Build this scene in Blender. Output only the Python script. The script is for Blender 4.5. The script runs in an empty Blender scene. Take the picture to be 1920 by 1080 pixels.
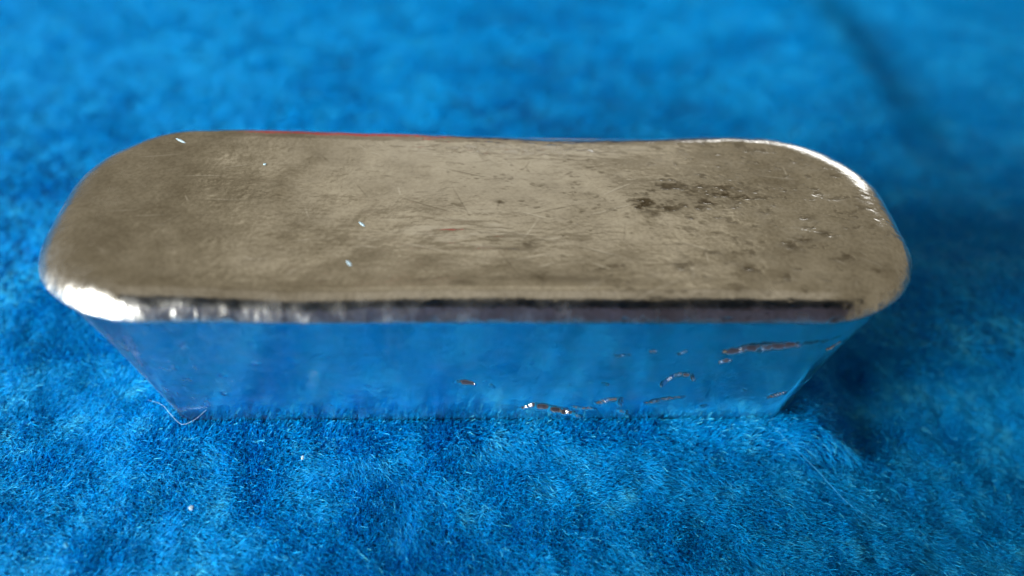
import bpy, math, random
import numpy as np
from mathutils import Matrix, Vector

MM = 0.001
rng = np.random.default_rng(7)
random.seed(7)
S = bpy.context.scene
COL = S.collection

# ------------------------------------------------------------------ camera
CAM = Vector((2.1509, -49.1498, 53.8534))           # millimetres
RT = Vector((0.99899, 0.03110, 0.03235))
UP = Vector((-0.04487, 0.69232, 0.72020))
FW = Vector((0.0, 0.72092, -0.69302))
cam = bpy.data.cameras.new('camera')
cam.sensor_width = 36.0
cam.angle = math.radians(60)
cam.clip_start = 0.002
cam.clip_end = 50
cam.dof.use_dof = True
cam.dof.focus_distance = 0.0642
cam.dof.aperture_fstop = 13.5
camo = bpy.data.objects.new('camera', cam)
camo.matrix_world = Matrix(((RT.x, UP.x, -FW.x, CAM.x * MM), (RT.y, UP.y, -FW.y, CAM.y * MM),
                            (RT.z, UP.z, -FW.z, CAM.z * MM), (0, 0, 0, 1)))
COL.objects.link(camo)
S.camera = camo

# ------------------------------------------------------------------ light of the room
W = bpy.data.worlds.new('World')
S.world = W
W.use_nodes = True
bg = W.node_tree.nodes['Background']
bg.inputs[0].default_value = (0.282, 0.246, 0.178, 1)
bg.inputs[1].default_value = 1.06


def area(name, loc, target, sx, sy, power, color):
    l = bpy.data.lights.new(name, 'AREA')
    l.shape = 'RECTANGLE'
    l.size, l.size_y, l.energy, l.color = sx, sy, power, color
    o = bpy.data.objects.new(name, l)
    o.location = loc
    o.rotation_euler = (Vector(target) - Vector(loc)).to_track_quat('-Z', 'Y').to_euler()
    COL.objects.link(o)
    return o


area('window_light', (-0.43, -0.33, 0.170), (0, 0.0, 0.0), 0.40, 0.30, 9.9, (0.93, 0.97, 1.0))
area('far_window_light', (0.46, 1.05, 0.16), (0, 0, 0.01), 0.54, 0.30, 1.35, (0.93, 0.96, 1.0))
glow = area('added_sheen_light', (0.0, 1.42, 1.5), (0, 0.1, 0), 1.1, 0.9, 0.47, (1.0, 0.93, 0.76))  # added lamp, gives the ingot's top centre its sheen
glow.data.shape = 'ELLIPSE'
area('ceiling_bounce_light', (0.0, -0.2, 1.5), (0, -0.2, 0), 1.9, 1.5, 1.15, (1.0, 0.97, 0.92))

S.view_settings.view_transform = 'Standard'
S.view_settings.look = 'None'
S.view_settings.exposure = 0.0
S.view_settings.gamma = 1.0
S.render.engine = 'CYCLES'
S.cycles.max_bounces = 8
S.cycles.use_denoising = True
S.cycles.sample_clamp_indirect = 4.0
S.render.film_transparent = False


# ------------------------------------------------------------------ helpers
def _hash(ix, iy, iz, seed):
    h = (ix * 374761393 + iy * 668265263 + iz * 2147483647 + seed * 1442695041) & 0xFFFFFFFF
    h = ((h ^ (h >> 13)) * 1274126177) & 0xFFFFFFFF
    h = ((h ^ (h >> 16)) * 2246822519) & 0xFFFFFFFF
    return ((h ^ (h >> 15)) & 0xFFFFFF) / float(0xFFFFFF)


def noise(p, seed=0):
    """value noise in 0..1, p is an (n,3) array"""
    f = np.floor(p)
    i = f.astype(np.int64) + 4096
    t = p - f
    t = t * t * t * (t * (t * 6 - 15) + 10)
    out = 0
    for dx in (0, 1):
        wx = t[:, 0] if dx else 1 - t[:, 0]
        for dy in (0, 1):
            wy = t[:, 1] if dy else 1 - t[:, 1]
            for dz in (0, 1):
                wz = t[:, 2] if dz else 1 - t[:, 2]
                out = out + wx * wy * wz * _hash(i[:, 0] + dx, i[:, 1] + dy, i[:, 2] + dz, seed)
    return out


def fbm(p, octaves=4, seed=0, gain=0.5):
    a, s, tot = 1.0, 0.0, 0.0
    for k in range(octaves):
        s = s + a * noise(p * (2.03 ** k) + 17.3 * k, seed + k)
        tot += a
        a *= gain
    return s / tot


def sstep(a, b, x):
    t = np.clip((x - a) / (b - a), 0, 1)
    return t * t * (3 - 2 * t)


def link(name, data, parent=None, **props):
    o = bpy.data.objects.new(name, data)
    COL.objects.link(o)
    if parent:
        o.parent = parent
    for k, v in props.items():
        o[k] = v
    return o


def mesh_np(name, V, F, smooth=True):
    """V (n,3) metres, F (m,4) quads or list"""
    me = bpy.data.meshes.new(name)
    if isinstance(F, np.ndarray):
        me.vertices.add(len(V))
        me.vertices.foreach_set('co', V.astype(np.float32).ravel())
        n, k = F.shape
        me.loops.add(n * k)
        me.loops.foreach_set('vertex_index', F.astype(np.int32).ravel())
        me.polygons.add(n)
        me.polygons.foreach_set('loop_start', np.arange(0, n * k, k, dtype=np.int32))
        me.update(calc_edges=True)
    else:
        me.from_pydata([tuple(v) for v in V], [], F)
    me.polygons.foreach_set('use_smooth', np.full(len(me.polygons), smooth))
    me.update()
    return me


def material(name):
    m = bpy.data.materials.new(name)
    m.use_nodes = True
    nt = m.node_tree
    return m, nt, nt.nodes['Principled BSDF'], (lambda t: nt.nodes.new(t)), nt.links.new


# ------------------------------------------------------------------ materials
def metal_material():
    m, nt, b, N, L = material('cast_metal')
    b.inputs['Metallic'].default_value = 1.0
    tc = N('ShaderNodeTexCoord')
    at = N('ShaderNodeAttribute'); at.attribute_name = 'tarnish_shade'
    sc = N('ShaderNodeAttribute'); sc.attribute_name = 'scuff'
    # broad tarnish mottling
    n1 = N('ShaderNodeTexNoise'); n1.inputs['Scale'].default_value = 260; n1.inputs['Detail'].default_value = 6
    n1.inputs['Roughness'].default_value = 0.62
    L(tc.outputs['Object'], n1.inputs['Vector'])
    r1 = N('ShaderNodeValToRGB')
    r1.color_ramp.elements[0].position = 0.3; r1.color_ramp.elements[0].color = (0.50, 0.465, 0.40, 1)
    r1.color_ramp.elements[1].position = 0.72; r1.color_ramp.elements[1].color = (0.92, 0.89, 0.82, 1)
    L(n1.outputs['Fac'], r1.inputs['Fac'])
    mix = N('ShaderNodeMix'); mix.data_type = 'RGBA'
    L(at.outputs['Fac'], mix.inputs['Factor'])
    pa = N('ShaderNodeAttribute'); pa.attribute_name = 'patina_sheen'
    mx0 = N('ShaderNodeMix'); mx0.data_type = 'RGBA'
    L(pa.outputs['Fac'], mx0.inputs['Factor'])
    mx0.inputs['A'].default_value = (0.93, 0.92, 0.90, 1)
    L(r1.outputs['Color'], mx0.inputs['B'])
    # fine speckle of the skin
    n5 = N('ShaderNodeTexNoise'); n5.inputs['Scale'].default_value = 3400; n5.inputs['Detail'].default_value = 2
    L(tc.outputs['Object'], n5.inputs['Vector'])
    r5 = N('ShaderNodeValToRGB')
    r5.color_ramp.elements[0].position = 0.33; r5.color_ramp.elements[0].color = (0.80, 0.79, 0.77, 1)
    r5.color_ramp.elements[1].position = 0.62; r5.color_ramp.elements[1].color = (1.0, 1.0, 1.0, 1)
    L(n5.outputs['Fac'], r5.inputs['Fac'])
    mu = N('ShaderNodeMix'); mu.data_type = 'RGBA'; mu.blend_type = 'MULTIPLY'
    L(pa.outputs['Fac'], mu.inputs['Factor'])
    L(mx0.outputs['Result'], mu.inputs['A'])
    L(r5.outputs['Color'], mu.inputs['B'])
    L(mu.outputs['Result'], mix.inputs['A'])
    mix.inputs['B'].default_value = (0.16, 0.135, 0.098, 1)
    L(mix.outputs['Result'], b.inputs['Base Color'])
    # roughness: fine patches, rougher where scuffed or tarnished
    n2 = N('ShaderNodeTexNoise'); n2.inputs['Scale'].default_value = 900; n2.inputs['Detail'].default_value = 4
    L(tc.outputs['Object'], n2.inputs['Vector'])
    mr = N('ShaderNodeMapRange')
    mr.inputs['From Min'].default_value = 0.3; mr.inputs['From Max'].default_value = 0.7
    mr.inputs['To Min'].default_value = 0.09; mr.inputs['To Max'].default_value = 0.22
    L(n2.outputs['Fac'], mr.inputs['Value'])
    ma = N('ShaderNodeMath'); ma.operation = 'MULTIPLY_ADD'
    L(sc.outputs['Fac'], ma.inputs[0]); ma.inputs[1].default_value = 0.3
    L(mr.outputs['Result'], ma.inputs[2])
    L(ma.outputs['Value'], b.inputs['Roughness'])
    # micro relief: grain and hairline scratches
    n3 = N('ShaderNodeTexNoise'); n3.inputs['Scale'].default_value = 2600; n3.inputs['Detail'].default_value = 3
    L(tc.outputs['Object'], n3.inputs['Vector'])
    mp = N('ShaderNodeMapping'); mp.inputs['Scale'].default_value = (180, 2600, 900)
    mp.inputs['Rotation'].default_value = (0, 0, 0.12)
    L(tc.outputs['Object'], mp.inputs['Vector'])
    n4 = N('ShaderNodeTexNoise'); n4.inputs['Scale'].default_value = 1.0; n4.inputs['Detail'].default_value = 2
    L(mp.outputs['Vector'], n4.inputs['Vector'])
    ad = N('ShaderNodeMath'); ad.operation = 'MULTIPLY_ADD'
    L(n4.outputs['Fac'], ad.inputs[0]); ad.inputs[1].default_value = 0.5
    L(n3.outputs['Fac'], ad.inputs[2])
    bp = N('ShaderNodeBump'); bp.inputs['Strength'].default_value = 0.30; bp.inputs['Distance'].default_value = 0.00006
    L(ad.outputs['Value'], bp.inputs['Height'])
    L(bp.outputs['Normal'], b.inputs['Normal'])
    return m


def fibre_material():
    m, nt, b, N, L = material('plush_fibre')
    ci = N('ShaderNodeAttribute'); ci.attribute_name = 'tone'
    r = N('ShaderNodeValToRGB')
    e = r.color_ramp.elements
    e[0].position = 0.0; e[0].color = (0.0, 0.30, 0.76, 1)
    e[1].position = 1.0; e[1].color = (0.12, 0.80, 0.99, 1)
    k = e.new(0.5); k.color = (0.0, 0.43, 0.87, 1)
    L(ci.outputs['Fac'], r.inputs['Fac'])
    L(r.outputs['Color'], b.inputs['Base Color'])
    b.inputs['Roughness'].default_value = 0.30
    b.inputs['Specular IOR Level'].default_value = 0.75
    b.inputs['Specular Tint'].default_value = (0.15, 0.75, 1.0, 1)
    return m


def cloth_base_material():
    m, nt, b, N, L = material('plush_backing')
    tc = N('ShaderNodeTexCoord')
    n1 = N('ShaderNodeTexNoise'); n1.inputs['Scale'].default_value = 700; n1.inputs['Detail'].default_value = 4
    L(tc.outputs['Object'], n1.inputs['Vector'])
    r = N('ShaderNodeValToRGB')
    r.color_ramp.elements[0].color = (0.0, 0.15, 0.42, 1)
    r.color_ramp.elements[1].color = (0.0, 0.26, 0.60, 1)
    L(n1.outputs['Fac'], r.inputs['Fac'])
    L(r.outputs['Color'], b.inputs['Base Color'])
    b.inputs['Roughness'].default_value = 0.9
    return m


def plain(name, col, rough=0.5, noise_scale=800, spec=0.5):
    m, nt, b, N, L = material(name)
    tc = N('ShaderNodeTexCoord')
    n1 = N('ShaderNodeTexNoise'); n1.inputs['Scale'].default_value = noise_scale
    L(tc.outputs['Object'], n1.inputs['Vector'])
    r = N('ShaderNodeValToRGB')
    r.color_ramp.elements[0].color = tuple(c * 0.8 for c in col) + (1,)
    r.color_ramp.elements[1].color = tuple(min(1, c * 1.15) for c in col) + (1,)
    L(n1.outputs['Fac'], r.inputs['Fac'])
    L(r.outputs['Color'], b.inputs['Base Color'])
    b.inputs['Roughness'].default_value = rough
    b.inputs['Specular IOR Level'].default_value = spec
    return m


M_METAL = metal_material()
M_FIBRE = fibre_material()
M_BASE = cloth_base_material()
M_LINT = plain('pale_lint', (0.45, 0.62, 0.72), 0.5)
M_BLUELINT = plain('blue_lint', (0.04, 0.40, 0.70), 0.45)
M_PHONE = plain('black_glass', (0.006, 0.006, 0.007), 0.35)
M_PLUM = plain('plum_reflector_mat', (0.58, 0.36, 0.36), 0.8)
M_RED = plain('red_card', (0.50, 0.035, 0.03), 0.6)
M_NAVY = plain('navy_card', (0.02, 0.025, 0.05), 0.6)

# ------------------------------------------------------------------ the ingot (millimetres, local axes)
LEN, WID, HGT = 60.0, 20.9, 15.05
RB, RF = 7.7, 7.4            # plan radii of the back and front corners
YAW = 0.0607
SINK = -0.4                  # the foot presses into the pile
INSET_X, INSET_Y = 5.7, 2.4  # how far the sides draw in towards the foot
NU = 1700


def outline(n):
    hx, hy = LEN / 2, WID / 2
    pts = []
    for cx, cy, r, a0 in ((hx - RB, hy - RB, RB, 0), (-hx + RB, hy - RB, RB, 90),
                          (-hx + RF, -hy + RF, RF, 180), (hx - RF, -hy + RF, RF, 270)):
        a = np.radians(a0 + np.linspace(0, 90, 80))
        pts.append(np.c_[cx + r * np.cos(a), cy + r * np.sin(a)])
    P = np.vstack(pts)
    P = np.vstack([P, P[:1]])
    P[:, 0] += np.sign(P[:, 0]) * 1.0 * np.clip(1 - (P[:, 1] / hy) ** 2, 0, 1) * sstep(hx - RB - 1, hx, np.abs(P[:, 0])) - 0.62 * np.sign(P[:, 0])
    d = np.r_[0, np.cumsum(np.hypot(*np.diff(P, axis=0).T))]
    t = np.linspace(0, d[-1], n, endpoint=False)
    return np.c_[np.interp(t, d, P[:, 0]), np.interp(t, d, P[:, 1])]


def build_ingot():
    O = outline(NU)
    T = np.roll(O, -3, 0) - np.roll(O, 3, 0)
    T /= np.linalg.norm(T, axis=1)[:, None]
    NRM = np.c_[T[:, 1], -T[:, 0]]
    for _ in range(40):                                   # soften the corner starts
        NRM = (np.roll(NRM, 1, 0) + NRM + np.roll(NRM, -1, 0)) / 3
    NRM /= np.linalg.norm(NRM, axis=1)[:, None]
    hx = LEN / 2 - WID / 2 + 1.5
    SK = np.c_[np.clip(O[:, 0], -hx, hx) * 0.985, O[:, 1] * 0]
    rings, N0 = [], []
    LIP = (2.05 + 0.5 * np.clip(NRM[:, 1], 0, 1) + 1.5 * np.abs(NRM[:, 0]) ** 1.5)[:, None]
    inner = O - NRM * LIP
    ztop = HGT
    frontness = np.clip(-NRM[:, 1], 0, 1)
    # top, from the spine to the start of the lip
    MT = 120
    for s in np.linspace(0, 1, MT):
        p = SK + (inner - SK) * s
        z = np.full(NU, ztop)
        rings.append(np.c_[p, z])
        N0.append(np.c_[np.zeros((NU, 2)), np.ones(NU)])
    # lip
    ML = 40
    th_end = np.radians(68 - 8 * frontness)[:, None]
    for a in np.linspace(0, 1, ML + 1)[1:]:
        th = a * th_end
        thz = th[:, 0]
        lz = 1.95 + 1.0 * frontness + 0.5 * 1.0 * np.abs(NRM[:, 0]) ** 2
        p = inner + NRM * LIP * np.sin(th)
        z = ztop - lz * (1 - np.cos(thz))
        rings.append(np.c_[p, z])
        N0.append(np.c_[NRM * np.sin(th), np.cos(thz)])
    # tight turn under the lip, then the drawn-in side
    MS = 105
    z0 = rings[-1][:, 2].copy()
    inset = np.c_[NRM[:, 0] * INSET_X, NRM[:, 1] * INSET_Y]
    tilt = np.where(True, (INSET_X * NRM[:, 0] ** 2 + INSET_Y * NRM[:, 1] ** 2) / HGT, 0)
    edge = rings[-1][:, :2].copy()
    for a in np.linspace(0, 1, MS + 1)[1:]:
        p = edge - inset * (a + (0.03 + 0.15 * NRM[:, :1] ** 2) * (1 - np.exp(-a * 18)))
        z = np.full(NU, z0 * (1 - a))
        q = (1 - a) * z0
        k = np.clip((0.8 - q) / 0.8, 0, 1)                # rounded foot
        p = p - NRM * (0.55 * k * k)[:, None]
        rings.append(np.c_[p, z])
        nz = -tilt
        nn = np.c_[NRM, nz]
        N0.append(nn / np.linalg.norm(nn, axis=1)[:, None])
    # under side
    last = rings[-1]
    for s in (0.8, 0.35, 0.02):
        rings.append(np.c_[last[:, :2] * s, np.full(NU, 0.0)])
        N0.append(np.c_[np.zeros((NU, 2)), -np.ones(NU)])
    NR = len(rings)
    P = np.vstack(rings)
    N = np.vstack(N0)
    ring_id = np.repeat(np.arange(NR), NU)
    is_top = ring_id < MT + ML
    x, y, z = P[:, 0], P[:, 1], P[:, 2]
    upw = np.clip(N[:, 2], 0, 1)
    rad = np.clip((ring_id / (MT - 1.0)), 0, 1)           # 0 spine, 1 rim

    # --- shape of the solidified surface: sunk middle, wavy far rim
    D = np.zeros((len(P), 3))
    sink = 0.55 * np.exp(-((x - 1.0) / 17) ** 2) * (1 - rad ** 2.2)
    D[:, 2] -= sink * upw
    D[:, 2] -= 0.42 * np.exp(-((x - 5.0) / 13) ** 2) * sstep(2, 10, y) * sstep(0, 0.6, upw)
    D[:, 2] += 0.22 * sstep(-8, -22, x) * upw
    D[:, 2] += 0.5 * (fbm(P / 14.0, 2, 3) - 0.5) * upw
    # --- relief along the normal
    h = np.zeros(len(P))
    h += 0.34 * (fbm(P / 6.0, 3, 11) - 0.5) * (0.5 + 0.5 * (upw > 0.2))
    st = P / np.array([2.6, 0.9, 0.9])
    calm = np.where(is_top & (rad >= 1), 0.35, 1.0)
    h += calm * 0.038 * (fbm(st, 4, 21, 0.6) - 0.5) * (0.3 + 0.4 * sstep(0.2, 0.9, upw))
    h += calm * 0.022 * (fbm(P / 0.38, 3, 31, 0.6) - 0.5) * (0.5 + 0.5 * upw)
    tarn_shade = np.zeros(len(P))
    pat_sheen = np.zeros(len(P))
    scuff = np.zeros(len(P))

    x, y = x * 1.025, y + 1.3                             # top marks were measured on a plane 1.3 mm lower
    # porous brown patch right of the middle
    topm = (N[:, 2] > 0.5) & is_top
    warp = (fbm(P / 1.3, 3, 41) - 0.5) * 2
    d = np.sqrt(((x - 15.8 + 1.2 * warp) / 5.2) ** 2 + ((y - 2.7 + 0.16 * (x - 15.8) * 0 + 0.9 * warp) / 1.9) ** 2)
    patch = np.clip(1.6 - d, 0, 1)
    cell = 0.4 * fbm(P / np.array([1.9, 0.8, 0.8]), 3, 51, 0.6) + 0.6 * fbm(P / np.array([0.55, 0.34, 0.4]), 3, 55, 0.62)
    thr = 0.66 - 0.21 * patch
    hole = sstep(thr, thr + 0.20, cell) * (patch > 0) * topm
    h -= 0.04 * hole
    tarn_shade += 0.52 * hole + 0.34 * sstep(0.2, 1.3, patch) * topm
    # scattered pits, denser to the right
    c2 = fbm(P / np.array([0.9, 0.55, 0.6]), 4, 61, 0.6)
    dens = 0.69 - 0.06 * sstep(2, 22, x)
    pit = sstep(dens, dens + 0.12, c2) * topm * sstep(-14, 6, x)
    h -= 0.018 * pit
    tarn_shade += 0.42 * pit
    # single dark dimples
    for px, py, r in ((11.8, 1.9, .6), (7.6, 3.6, .5), (4.6, 4.1, .55), (8.6, -5.0, .55), (9.1, -7.2, .6), (18.1, -5.3, .55),
                      (13.2, -5.1, .7), (14.5, -6.0, .5), (22.5, -2.3, .5), (21.3, -3.0, .6), (24.2, -1.6, .5),
                      (12.4, 1.0, .8), (6.9, 4.4, .4), (20.5, 0.8, .45), (23.4, 0.4, .5), (-2.4, 1.9, .35), (1.2, 2.4, .35),
                      (25.1, -4.1, .4), (11.0, -7.6, .5), (16.6, -7.1, .5), (-11.0, -6.2, .4), (3.0, -2.3, .5)):
        w = np.exp(-(((x - px) / (r * 1.35)) ** 2 + ((y - py) / (r * 0.8)) ** 2)) * topm
        w *= 2.4 * sstep(0.36, 0.62, cell)
        h -= 0.015 * w
        tarn_shade += 0.32 * w
    # irregular shrink line along the front of the top face
    yl = -6.2 + 0.22 * np.sin(x * 0.7) + 0.9 * (fbm(np.c_[x / 2.2, x * 0, x * 0], 3, 71) - 0.5)
    mask = sstep(-8.5, -5.0, x) * (1 - sstep(10, 17, x)) * topm
    w = np.exp(-((y - yl) / 0.42) ** 2) * mask * sstep(0.32, 0.55, fbm(P / np.array([1.6, 1, 1]), 2, 75))
    h -= 0.010 * w
    tarn_shade += 0.40 * w
    # crumpled skin by the far rim and pale drawn wisps in the middle
    w = np.exp(-((x - 2.5) / 7.5) ** 2) * np.exp(-((y - 8.6) / 0.9) ** 2) * is_top
    h += 0.30 * w * (fbm(P / np.array([1.1, 0.3, 0.3]), 3, 81, 0.6) - 0.5)
    scuff += 0.25 * w
    w = np.exp(-((x + 0.3) / 5.0) ** 2 - ((y + 1.6 + 0.05 * x) / 1.5) ** 2) * topm
    h += 0.24 * w * (fbm(P / np.array([2.0, 0.5, 0.5]), 3, 91, 0.5) - 0.5)
    # blisters along the left part of the near lip
    br = np.random.default_rng(5)
    for k in range(46):
        px = -22.5 + 12 * br.random() ** 1.2
        py = -8.6 - 1.5 * br.random()
        r = 0.10 + 0.12 * br.random()
        w = np.exp(-(((x - px) / r) ** 2 + ((y - py) / (r * 1.5)) ** 2)) * (N[:, 2] > -0.05) * is_top
        h += (0.016 if k % 3 else -0.016) * w
    # lumps on the rounded ends
    lip = np.clip(1 - np.abs(N[:, 2] - 0.55) / 0.55, 0, 1) * is_top
    h += 0.07 * lip * (fbm(P / 0.8, 3, 101) - 0.5) * (0.35 + 0.65 * sstep(0.3, 0.9, np.abs(N[:, 0])) * (x > 0))
    scuff += 0.30 * lip * sstep(0.35, 0.75, fbm(P / 1.2, 3, 105))
    scuff += 0.35 * is_top * sstep(-21, -29, x) * (0.6 + 0.8 * (fbm(P / 1.5, 3, 108) - 0.3))

    x, y = P[:, 0], P[:, 1]
    # tarnished skin with painted sheen: darker ends, paler middle, far rim and streaks
    x, y = P[:, 0], P[:, 1]
    thin = np.exp(-((x - 1.0) / 13.0) ** 2) * np.clip(0.55 + 0.06 * y, 0, 1)  # painted sheen over the dished middle, not thinner skin
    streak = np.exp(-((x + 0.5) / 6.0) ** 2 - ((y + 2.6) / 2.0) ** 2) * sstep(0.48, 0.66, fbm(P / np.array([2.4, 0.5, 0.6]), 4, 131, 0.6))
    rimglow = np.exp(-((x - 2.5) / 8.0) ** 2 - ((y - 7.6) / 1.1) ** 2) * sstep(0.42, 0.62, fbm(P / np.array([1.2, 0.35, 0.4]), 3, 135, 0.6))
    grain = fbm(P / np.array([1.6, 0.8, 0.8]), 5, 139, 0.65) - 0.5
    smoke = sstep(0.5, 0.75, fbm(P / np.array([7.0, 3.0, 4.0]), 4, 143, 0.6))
    pat_sheen = np.where(is_top & (N[:, 2] > 0.12), 1.0 - 0.85 * thin - 0.6 * streak - 0.85 * rimglow + 0.5 * grain, 0.22 + 0.5 * grain)
    tarn_shade += np.where(topm, 0.16 * smoke + 0.20 * sstep(-6, -26, x) + 0.10 * sstep(12, 27, x) + 0.35 * np.clip(grain - 0.12, 0, 1), 0)
    # hairline scratches in every direction
    qr = np.random.default_rng(21)
    for k in range(90):
        px, py = -26 + 52 * qr.random(), -8.5 + 17 * qr.random()
        a = qr.normal() * 0.5 if qr.random() < 0.7 else qr.random() * math.pi
        half = 0.4 + 1.8 * qr.random() ** 2
        u = (x - px) * math.cos(a) + (y - py) * math.sin(a)
        v = -(x - px) * math.sin(a) + (y - py) * math.cos(a)
        w = np.exp(-(v / 0.055) ** 2) * np.clip(1 - (u / half) ** 2, 0, 1) * topm
        if qr.random() < 0.5:
            pat_sheen = pat_sheen - 0.8 * w
        else:
            tarn_shade = tarn_shade + 0.35 * w
        h -= 0.012 * w

    # --- the near side: scrapes, gouges and tool marks
    h += 0.03 * (~is_top) * (fbm(P / np.array([5.0, 5.0, 1.6]), 3, 151) - 0.5)
    crease = np.exp(-((ring_id - (MT + ML)) / 10.0) ** 2)
    h += 0.11 * crease * (fbm(P / np.array([1.1, 1.1, 4.0]), 3, 155) - 0.5)
    scuff += 0.14 * (~is_top) * sstep(0.45, 0.75, fbm(P / np.array([0.4, 0.6, 5.0]), 3, 157))
    side = (~is_top) & (ring_id < MT + ML + MS) & (N[:, 1] < -0.6)
    scuff += 0.28 * (~is_top) * sstep(-12, -28, x)
    scuff += 0.06 * is_top * sstep(1.0, 0.9, rad) + 0.16 * is_top * (rad >= 1) * sstep(-0.2, -0.7, N[:, 1] / np.maximum(np.hypot(N[:, 0], N[:, 1]), 1e-3))
    h += 0.03 * lip * sstep(-8, -16, x) * (y < 0) * (fbm(P / np.array([0.45, 0.9, 0.9]), 3, 107) - 0.5)        # left corner is dull
    scuff += 0.03 * (~is_top)
    zz = z

    ragged = fbm(P / 0.33, 3, 119, 0.6)
    jx = (fbm(P / 0.5, 2, 111) - 0.5) * 2
    jz = (fbm(P / 0.5, 2, 115) - 0.5) * 2

    def seg(pts, wid, depth, lipup=0.5, tr=0.0, jag=0.25):
        nonlocal h, tarn_shade, pat_sheen
        xs = x + jag * jx
        zs = zz + jag * jz
        best = np.full(len(P), 1e9)
        width = np.full(len(P), wid)
        n = len(pts) - 1
        for i in range(n):
            ax, az = pts[i]; bx, bz = pts[i + 1]
            L2 = (bx - ax) ** 2 + (bz - az) ** 2
            t = np.clip(((xs - ax) * (bx - ax) + (zs - az) * (bz - az)) / L2, 0, 1)
            dd = np.hypot(xs - ax - t * (bx - ax), zs - az - t * (bz - az))
            g = (i + t) / n
            sel = dd < best
            best = np.where(sel, dd, best)
            width = np.where(sel, wid * (0.35 + 0.65 * np.sin(np.pi * np.clip(g, 0.03, 0.97)) ** 0.7), width)
        rag = 0.45 + 1.1 * ragged
        w = np.exp(-(best / (width * rag)) ** 2) * side
        ridge = np.exp(-((best - 1.5 * width) / (0.6 * width)) ** 2) * side * (zz < 13)
        h = h - 0.85 * depth * w + 0.2 * depth * lipup * ridge
        tarn_shade = tarn_shade + (tr + 0.08) * w
        pat_sheen = np.maximum(pat_sheen, 0.8 * w)

    seg([(16.3, 10.05), (17.6, 10.5), (19.2, 10.75), (20.8, 10.95)], 0.38, 0.42, 0.3, 0.55, 0.2)      # long brown gouge
    seg([(20.8, 10.95), (22.2, 11.3), (23.6, 11.4)], 0.12, 0.12, 0.2, 0.3)
    seg([(23.4, 10.0), (24.2, 10.25)], 0.26, 0.4, 0.2, 0.8)
    seg([(16.1, 8.6), (16.8, 9.05)], 0.20, 0.30, 0.8)
    seg([(12.7, 5.4), (12.85, 6.2), (13.3, 6.95), (13.9, 7.2), (14.5, 6.95), (14.75, 6.35)], 0.22, 0.30, 0.7, 0.1, 0.15)  # ring
    seg([(2.9, 2.35), (3.6, 2.8), (4.6, 2.5), (5.6, 1.95), (6.5, 1.6), (7.4, 0.85)], 0.30, 0.42, 0.5, 0.45)
    seg([(6.4, 2.6), (7.4, 2.3), (8.2, 2.2)], 0.17, 0.30, 0.7)
    seg([(8.3, 3.0), (9.1, 3.55), (9.9, 3.5), (10.1, 2.7)], 0.22, 0.32, 0.7)
    seg([(11.9, 3.0), (13.2, 3.6), (14.5, 3.95)], 0.22, 0.25, 0.5, 0.3)
    seg([(-1.9, 6.15), (-1.3, 6.05), (-0.7, 5.8)], 0.28, 0.36, 0.8, 0.2)
    seg([(0.4, 5.6), (0.8, 5.5)], 0.12, 0.2, 0.7)
    seg([(8.3, 6.1), (8.8, 5.6)], 0.14, 0.24, 0.7)
    seg([(11.0, 10.3), (11.4, 10.2)], 0.14, 0.24, 0.8)
    seg([(12.9, 9.9), (13.5, 10.1)], 0.16, 0.26, 0.8)
    seg([(8.7, 9.6), (9.6, 9.7)], 0.14, 0.22, 0.7)
    seg([(20.7, 3.9), (21.4, 4.3), (22.0, 4.5)], 0.2, 0.28, 0.8)
    seg([(23.0, 5.4), (23.6, 5.7)], 0.12, 0.2, 0.7)
    seg([(18.6, 5.0), (18.9, 5.0)], 0.11, 0.2, 0.7)
    seg([(9.9, 1.9), (10.6, 1.5), (11.0, 0.9)], 0.2, 0.25, 0.5)
    seg([(16.0, 2.4), (16.6, 2.7)], 0.12, 0.18, 0.7)
    sr = np.random.default_rng(9)
    for k in range(110):                                   # specks: raised grains catch the light
        px = -24 + 48 * sr.random(); pz = 0.8 + 11 * sr.random()
        r = 0.05 + 0.07 * sr.random() ** 2
        w = np.exp(-(((x - px) / (r * 1.3)) ** 2 + ((zz - pz) / r) ** 2)) * side
        h += (0.05 if sr.random() < 0.5 else -0.09) * w
    for px, pz in ((-19.6, 10.6), (-15.4, 8.7), (-18.0, 7.0), (-18.4, 4.6), (-23.0, 9.6), (-21.0, 8.2)):
        w = np.exp(-(((x - px) / 0.22) ** 2 + ((zz - pz) / 0.18) ** 2)) * side
        h += 0.12 * w

    P2 = P + D + N * h[:, None]
    c, s = math.cos(YAW), math.sin(YAW)
    # faces
    i = np.arange(NR - 1)[:, None] * NU
    j = np.arange(NU)[None, :]
    jn = (j + 1) % NU
    F = np.stack([i + j, i + NU + j, i + NU + jn, i + jn], -1).reshape(-1, 4)
    me = mesh_np('silver_ingot', P2 * MM, F)
    for nm, arr in (('tarnish_shade', tarn_shade), ('scuff', scuff), ('patina_sheen', pat_sheen)):
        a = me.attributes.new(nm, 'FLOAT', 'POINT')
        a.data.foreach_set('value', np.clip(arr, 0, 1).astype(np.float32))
    me.materials.append(M_METAL)
    o = link('ingot', me, label='cast silver ingot with rounded ends and pitted brownish top lying on blue plush cloth',
             category='ingot')
    o.rotation_euler = (0, 0, YAW)
    o.location = (0, 0, SINK * MM)
    tp = P2[is_top & (N[:, 2] > 0.8)]
    return o, tp


INGOT, TOP_PTS = build_ingot()

# ------------------------------------------------------------------ the plush cloth
PILE = 0.92


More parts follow.
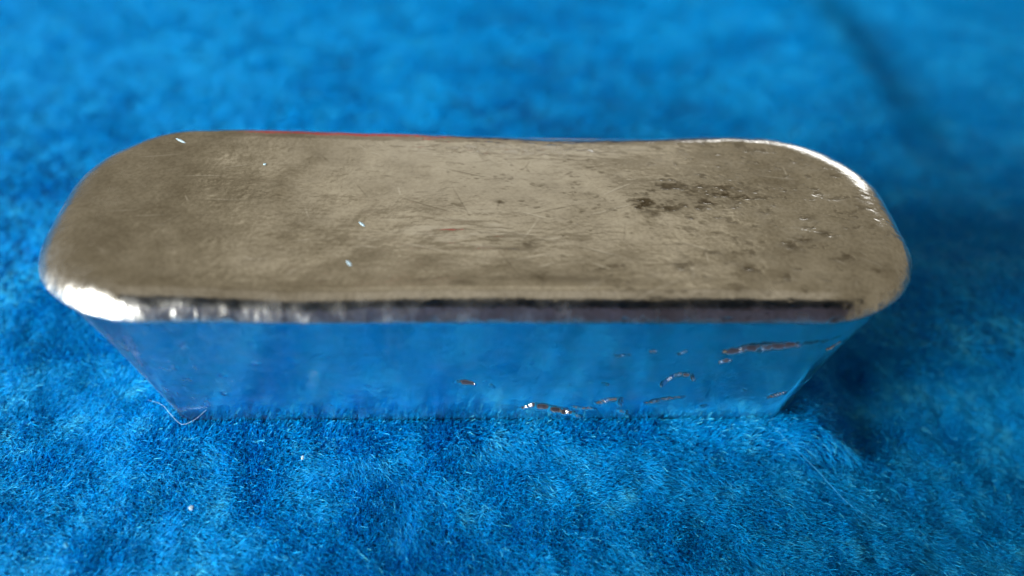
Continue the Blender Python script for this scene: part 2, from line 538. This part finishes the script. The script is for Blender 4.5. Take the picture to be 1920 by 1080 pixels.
def cloth_height(x, y):
    """height of the backing sheet in mm"""
    p = np.c_[x, y, np.zeros_like(x)]
    z = -1.05 + 0.3 * (fbm(p / 22.0, 2, 201) - 0.5) * sstep(10, 26, np.hypot(x * 0.55, y))
    z += 0.10 * (fbm(p / 6.0, 2, 205) - 0.5)
    # the fold at the far right: a crest, steep on its right, with a valley beyond
    xr = 44.6 + 0.02 * (y - 50) + 1.6 * np.sin((y - 34) / 22.0)
    far = sstep(16, 44, y)
    u = x - xr
    crest = np.where(u < 0, np.exp(-(u / 13.0) ** 2), np.exp(-(u / 5.0) ** 2))
    z += far * (1.3 * crest - 0.7 * np.exp(-((u - 9) / 7.0) ** 2) + 0.2 * sstep(12, 34, u))
    # gentle fall to the near right corner, pressed under the ingot
    z += 1.1 * np.exp(-(((x + 23) / 5.0) ** 2 + ((y + 11) / 4.0) ** 2)) * 0.35
    z -= 7.5 * sstep(6, 62, x) * sstep(16, -14, y)
    z -= 0.135 * np.clip(y - 12, 0, 90) + 0.10 * np.clip(-y - 9, 0, 22)
    c, s = math.cos(YAW), math.sin(YAW)
    lx, ly = x * c + y * s, -x * s + y * c
    inside = sstep(1.15, 0.92, np.maximum(np.abs(lx) / 26.5, np.abs(ly) / 8.6))
    z = z * (1 - inside) + (-0.42) * inside
    return z


def build_cloth():
    def spread(lo, hi, a, b, n, m):
        return np.r_[np.linspace(lo, a, m, endpoint=False), np.linspace(a, b, n), np.linspace(b, hi, m + 1)[1:]]

    xs, ys = spread(-650, 650, -120, 140, 330, 14), spread(-500, 800, -60, 160, 290, 14)
    nx, ny = len(xs), len(ys)
    gx, gy = np.meshgrid(xs, ys)
    x, y = gx.ravel(), gy.ravel()
    z = cloth_height(x, y)
    i = np.arange(ny - 1)[:, None] * nx
    j = np.arange(nx - 1)[None, :]
    F = np.stack([i + j, i + j + 1, i + nx + j + 1, i + nx + j], -1).reshape(-1, 4)
    me = mesh_np('plush_cloth', np.c_[x, y, z] * MM, F)
    me.materials.append(M_BASE)
    cloth = link('plush_cloth', me, category='cloth',
                 label='bright blue plush cloth with a soft fold spread under the silver ingot')

    # --- pile
    fr = np.random.default_rng(77)

    def scatter(n, x0, x1, y0, y1):
        return np.c_[x0 + (x1 - x0) * fr.random(n), y0 + (y1 - y0) * fr.random(n)]

    near = scatter(430000, -44, 54, -27, 4)
    over = scatter(27000, -44, 54, -27, 8)
    far = scatter(300000, -85, 100, 4, 105)
    pts = np.vstack([near, over, far])
    layer = np.r_[np.zeros(len(near)), np.ones(len(over)), np.zeros(len(far))]
    wid = np.r_[np.full(len(near), 0.019), np.full(len(over), 0.024), np.full(len(far), 0.045)]
    x, y = pts.T
    # what the frame can show, plus a margin
    dep = (x - CAM.x) * FW.x + (y - CAM.y) * FW.y + (0 - CAM.z) * FW.z
    u = ((x - CAM.x) * RT.x + (y - CAM.y) * RT.y - CAM.z * RT.z) / dep
    keep = np.abs(u) < 0.72
    c, s = math.cos(YAW), math.sin(YAW)
    lx, ly = x * c + y * s, -x * s + y * c
    foot = (np.abs(lx) < 25.2) & (np.abs(ly) < 7.6)
    cor = (np.abs(lx) > 20) & (np.abs(ly) > 3) & (np.hypot((np.abs(lx) - 20) / 5.2, (np.abs(ly) - 3) / 4.6) > 1)
    keep &= ~(foot & ~cor)
    x, y, wid, lx, ly, layer = x[keep], y[keep], wid[keep], lx[keep], ly[keep], layer[keep]
    n = len(x)
    p = np.c_[x, y, np.zeros(n)]
    z = cloth_height(x, y)
    # tufts: each fibre leans with its neighbours
    ang = -1.02 + 1.0 * (fbm(p / 11.0, 2, 301) - 0.5) + 0.8 * (noise(p / 2.6, 305) - 0.5) + 0.36 * fr.normal(size=n)
    ang = ang + 0.75 * sstep(0, -30, x)
    over = layer > 0
    lean = 0.5 + 0.45 * (noise(p / 2.4, 311) - 0.5) + 0.22 * fr.normal(size=n) + np.where(over, 0.3, 0)
    ln = PILE * (0.72 + 0.36 * noise(p / 1.3, 321) * np.where(y > 8, 0.5, 1) + 0.1 * noise(p / 5.0, 325) + 0.10 * fr.normal(size=n))
    ln = np.where(over, ln * (0.85 + 0.5 * fr.random(n) ** 2), ln)
    ln = np.clip(ln, 0.35, 3)
    matted = sstep(0.42, 0.66, fbm(p / np.array([2.6, 1.9, 1]), 3, 341))
    lean = lean + 0.2 * matted
    tone = 0.06 + np.where(y > 8, 0.7, 1) * (0.45 * noise(p / 1.6, 331) * noise(p / 0.8, 335) + 0.16 * matted) + 0.34 * fr.random(n) ** 2 + np.where(over, 0.05 + 0.85 * fr.random(n) ** 3, 0)
    # keep clear of the ingot's sides: fibres beside it lean away and stay short
    nearbar = (np.abs(lx) < 27) & (np.abs(ly) < 9.4)
    hug = sstep(-11.0, -8.0, ly) * (ly < -7) * sstep(27, 25, np.abs(lx))
    hug = hug * (0.5 + 0.5 * fr.random(n))
    ln = ln * (1 + 0.22 * hug)
    lean = lean * (1 - hug) + hug * (0.2 + 0.35 * (lean - 0.5))
    dx, dy = np.cos(ang), np.sin(ang)
    K = 4
    t = np.linspace(0, 1, K)
    curl = np.where(over, 0.22, 0.35) * fr.normal(size=n)
    pos = np.zeros((n, K, 3))
    for k in range(K):
        tt = t[k]
        a = lean * (0.35 + 0.9 * tt)
        sx = ln * tt * np.sin(np.clip(a, -1.4, 1.4))
        sz = ln * tt * np.cos(np.clip(a, -1.4, 1.4))
        off = curl * ln * tt * tt * 0.35
        pos[:, k, 0] = x + dx * sx - dy * off
        pos[:, k, 1] = y + dy * sx + dx * off
        pos[:, k, 2] = z - 0.05 + 0.05 * over + np.maximum(sz, 0.02)
    cu = bpy.data.hair_curves.new('pile')
    cu.add_curves([K] * n)
    cu.position_data.foreach_set('vector', (pos * MM).astype(np.float32).ravel())
    r = (wid * (0.8 + 0.5 * fr.random(n)))[:, None] * np.array([1.0, 0.95, 0.75, 0.25])[None, :]
    ra = cu.attributes.get('radius') or cu.attributes.new('radius', 'FLOAT', 'POINT')
    ra.data.foreach_set('value', (r * MM).astype(np.float32).ravel())
    ta = cu.attributes.new('tone', 'FLOAT', 'CURVE')
    ta.data.foreach_set('value', np.clip(tone, 0, 1).astype(np.float32))
    cu.materials.append(M_FIBRE)
    link('pile', cu, cloth, kind='stuff')
    return cloth


build_cloth()
S.cycles_curves.shape = 'RIBBONS'


# ------------------------------------------------------------------ lint and dust
def top_z(x, y):
    return HGT + 0.05


def flake(name, loc, sx, sy, sz, rot, label, group, mat=M_LINT, seed=0):
    q = random.Random(seed)
    V, F = [], []
    n = 9
    for k, (zz, rr) in enumerate(((-0.5, 0.55), (0.0, 1.0), (0.5, 0.6))):
        for i in range(n):
            a = 2 * math.pi * i / n
            w = rr * (0.75 + 0.4 * q.random())
            V.append((math.cos(a) * sx * w * MM, math.sin(a) * sy * w * MM, (zz + 0.2 * (q.random() - .5)) * sz * MM))
    for k in range(2):
        for i in range(n):
            F.append((k * n + i, k * n + (i + 1) % n, (k + 1) * n + (i + 1) % n, (k + 1) * n + i))
    F.append(tuple(range(n - 1, -1, -1)))
    F.append(tuple(range(2 * n, 3 * n)))
    me = mesh_np(name, np.array(V), F, smooth=False)
    me.materials.append(mat)
    o = link(name, me, label=label, category='dust fleck', group=group)
    o.location = [c * MM for c in loc]
    o.rotation_euler = rot
    return o


def strand(pts, radius, label, mat=M_LINT, name='lint_fibre'):
    """a loose hair: a thin tube through points (mm), Catmull-Rom smoothed"""
    P = [Vector(p) for p in pts]
    P = [P[0] * 2 - P[1]] + P + [P[-1] * 2 - P[-2]]
    path = []
    for i in range(1, len(P) - 2):
        for k in range(8):
            t = k / 8
            a, b, c, d = P[i - 1], P[i], P[i + 1], P[i + 2]
            path.append(0.5 * ((2 * b) + (c - a) * t + (2 * a - 5 * b + 4 * c - d) * t * t + (3 * b - a - 3 * c + d) * t ** 3))
    path.append(P[-2])
    V, F = [], []
    n = 6
    for i, p in enumerate(path):
        tg = (path[min(i + 1, len(path) - 1)] - path[max(i - 1, 0)]).normalized()
        a = tg.cross(Vector((0.1, 0.2, 1))).normalized()
        b = tg.cross(a)
        w = radius * (0.35 + 0.65 * math.sin(math.pi * (0.06 + 0.88 * i / (len(path) - 1))))
        for k in range(n):
            q = p + (a * math.cos(k * math.tau / n) + b * math.sin(k * math.tau / n)) * w
            V.append(tuple(c * MM for c in q))
    for i in range(len(path) - 1):
        for k in range(n):
            F.append((i * n + k, i * n + (k + 1) % n, (i + 1) * n + (k + 1) % n, (i + 1) * n + k))
    me = mesh_np(name, np.array(V), F)
    me.materials.append(mat)
    return link(name, me, label=label, category='lint fibre', group='loose lint fibres')


def bar(x, y, z):
    if z > 5:                                             # resting on the top face
        x, y = x / 1.025, y - 1.3
        k = np.argmin((TOP_PTS[:, 0] - x) ** 2 + (TOP_PTS[:, 1] - y) ** 2)
        z = TOP_PTS[k, 2] + SINK + 0.02
    c, s = math.cos(YAW), math.sin(YAW)
    return (x * c - y * s, x * s + y * c, z)


G1 = 'white flecks standing in for glinting nicks on the ingot top'  # bright glints of nicks in the metal, built as white slivers
flake('pale_fleck', bar(-23.45, 8.55, HGT + .25), 0.55, 0.09, 0.07, (0, 0, -0.55),
      'longest white sliver, on the ingot top close to its far left corner', G1, seed=1)
flake('pale_fleck', bar(-9.2, -4.55, HGT + .0), 0.36, 0.11, 0.07, (0, 0, -0.85),
      'short slanted white sliver on the ingot top nearest its front edge', G1, seed=2)
flake('pale_fleck', bar(-8.75, -0.3, HGT - .15), 0.34, 0.10, 0.07, (0, 0, -0.75),
      'faint short white sliver at the middle of the ingot top', G1, seed=3)
flake('pale_fleck', bar(-16.6, 6.0, HGT + .2), 0.13, 0.11, 0.07, (0, 0, 0.3),
      'tiny white dot on the left half of the ingot top', G1, seed=4)
G2 = 'pale flecks caught in the cloth in front of the ingot'
flake('pale_fleck', (-12.43, -11.9, 0.1), 0.11, 0.17, 0.08, (0.4, 0.2, 0.2),
      'pale fleck caught in the blue cloth closest to the ingot front', G2, seed=5)
flake('pale_fleck', (-19.18, -16.4, 0.1), 0.18, 0.17, 0.09, (0.5, 0.1, 0.5),
      'largest pale fleck, caught in the blue cloth front left', G2, seed=6)
flake('pale_fleck', (-26.5, -19.6, 0.05), 0.17, 0.22, 0.12, (0.5, 0.1, 1.0),
      'bluish fleck in the cloth near the lower left corner', G2, M_BLUELINT, seed=7)

strand([(-24.9, -7.6, 0.5), (-23.6, -8.2, 0.75), (-22.6, -9.15, 0.8), (-21.6, -9.9, 0.75), (-20.6, -9.75, 1.2), (-19.7, -9.45, 2.0)], 0.010,
       'pale curved hair hooked round the lower left corner of the ingot')
strand([(22.0, -6.9, 0.5), (23.2, -8.7, 0.45), (24.8, -11.2, 0.5), (26.4, -13.8, 0.45), (28.2, -15.4, 0.4)], 0.012,
       'long straight pale hair on the cloth by the front right corner', M_BLUELINT)


# ------------------------------------------------------------------ things the metal mirrors, behind the camera and beyond the frame
def rounded_slab(w, h, t, r, seg=8):
    V, F = [], []
    loop = []
    for cx, cy, a0 in ((w / 2 - r, h / 2 - r, 0), (-w / 2 + r, h / 2 - r, 90), (-w / 2 + r, -h / 2 + r, 180), (w / 2 - r, -h / 2 + r, 270)):
        for k in range(seg + 1):
            a = math.radians(a0 + 90 * k / seg)
            loop.append((cx + r * math.cos(a), cy + r * math.sin(a), math.cos(a), math.sin(a)))
    n = len(loop)
    for off, z in ((-0.8, 0.0), (0, 0.8), (0, t - 0.8), (-0.8, t)):
        for x, y, nx, ny in loop:
            V.append(((x + nx * off) * MM, (y + ny * off) * MM, z * MM))
    for k in range(3):
        for i in range(n):
            F.append((k * n + i, k * n + (i + 1) % n, (k + 1) * n + (i + 1) % n, (k + 1) * n + i))
    F.append(tuple(range(n - 1, -1, -1)))
    F.append(tuple(range(3 * n, 4 * n)))
    return np.array(V), F


def hang(o, dx, dy):
    b = CAM - FW * 1.2 + RT * dx + UP * dy
    o.matrix_world = Matrix(((RT.x, UP.x, -FW.x, b.x * MM), (RT.y, UP.y, -FW.y, b.y * MM),
                             (RT.z, UP.z, -FW.z, b.z * MM), (0, 0, 0, 1)))


V, F = rounded_slab(168, 38, 8, 9)
me = mesh_np('phone_body', V, F, smooth=False)
me.materials.append(M_PHONE)
ph = link('smartphone', me, category='phone', label='black smartphone mirrored as the dark streak along the near lip of the ingot')
hang(ph, 27, 7)
V, F = rounded_slab(168, 54, 9, 9)  # invented plum slab, mirrored as the reddish band below the dark one
me = mesh_np('plum_reflector', V, F, smooth=False)
me.materials.append(M_PLUM)
refl = link('plum_reflector', me, ph, label='dusky plum slab added below the phone, mirrored in the near lip')
refl.location = (0, -46.2 * MM, 0)


def box_obj(name, loc, dims, rot, mat, label, cat):
    V, F = rounded_slab(dims[0] / MM, dims[1] / MM, dims[2] / MM, 2.0, 3)
    me = mesh_np(name, V, F, smooth=False)
    me.materials.append(mat)
    o = link(name, me, category=cat, label=label)
    o.location = loc
    o.rotation_euler = (0, 0, rot)
    return o


box_obj('red_box', (-0.105, 0.52, -0.012), (0.115, 0.06, 0.15), 0.1, M_RED,
        'red box standing beyond the ingot, seen as the red streak along its far rim', 'box')
box_obj('navy_box', (0.085, 0.60, -0.012), (0.25, 0.07, 0.12), -0.08, M_NAVY,
        'dark navy box standing beyond the ingot, seen as the dark streak along its far rim', 'box')
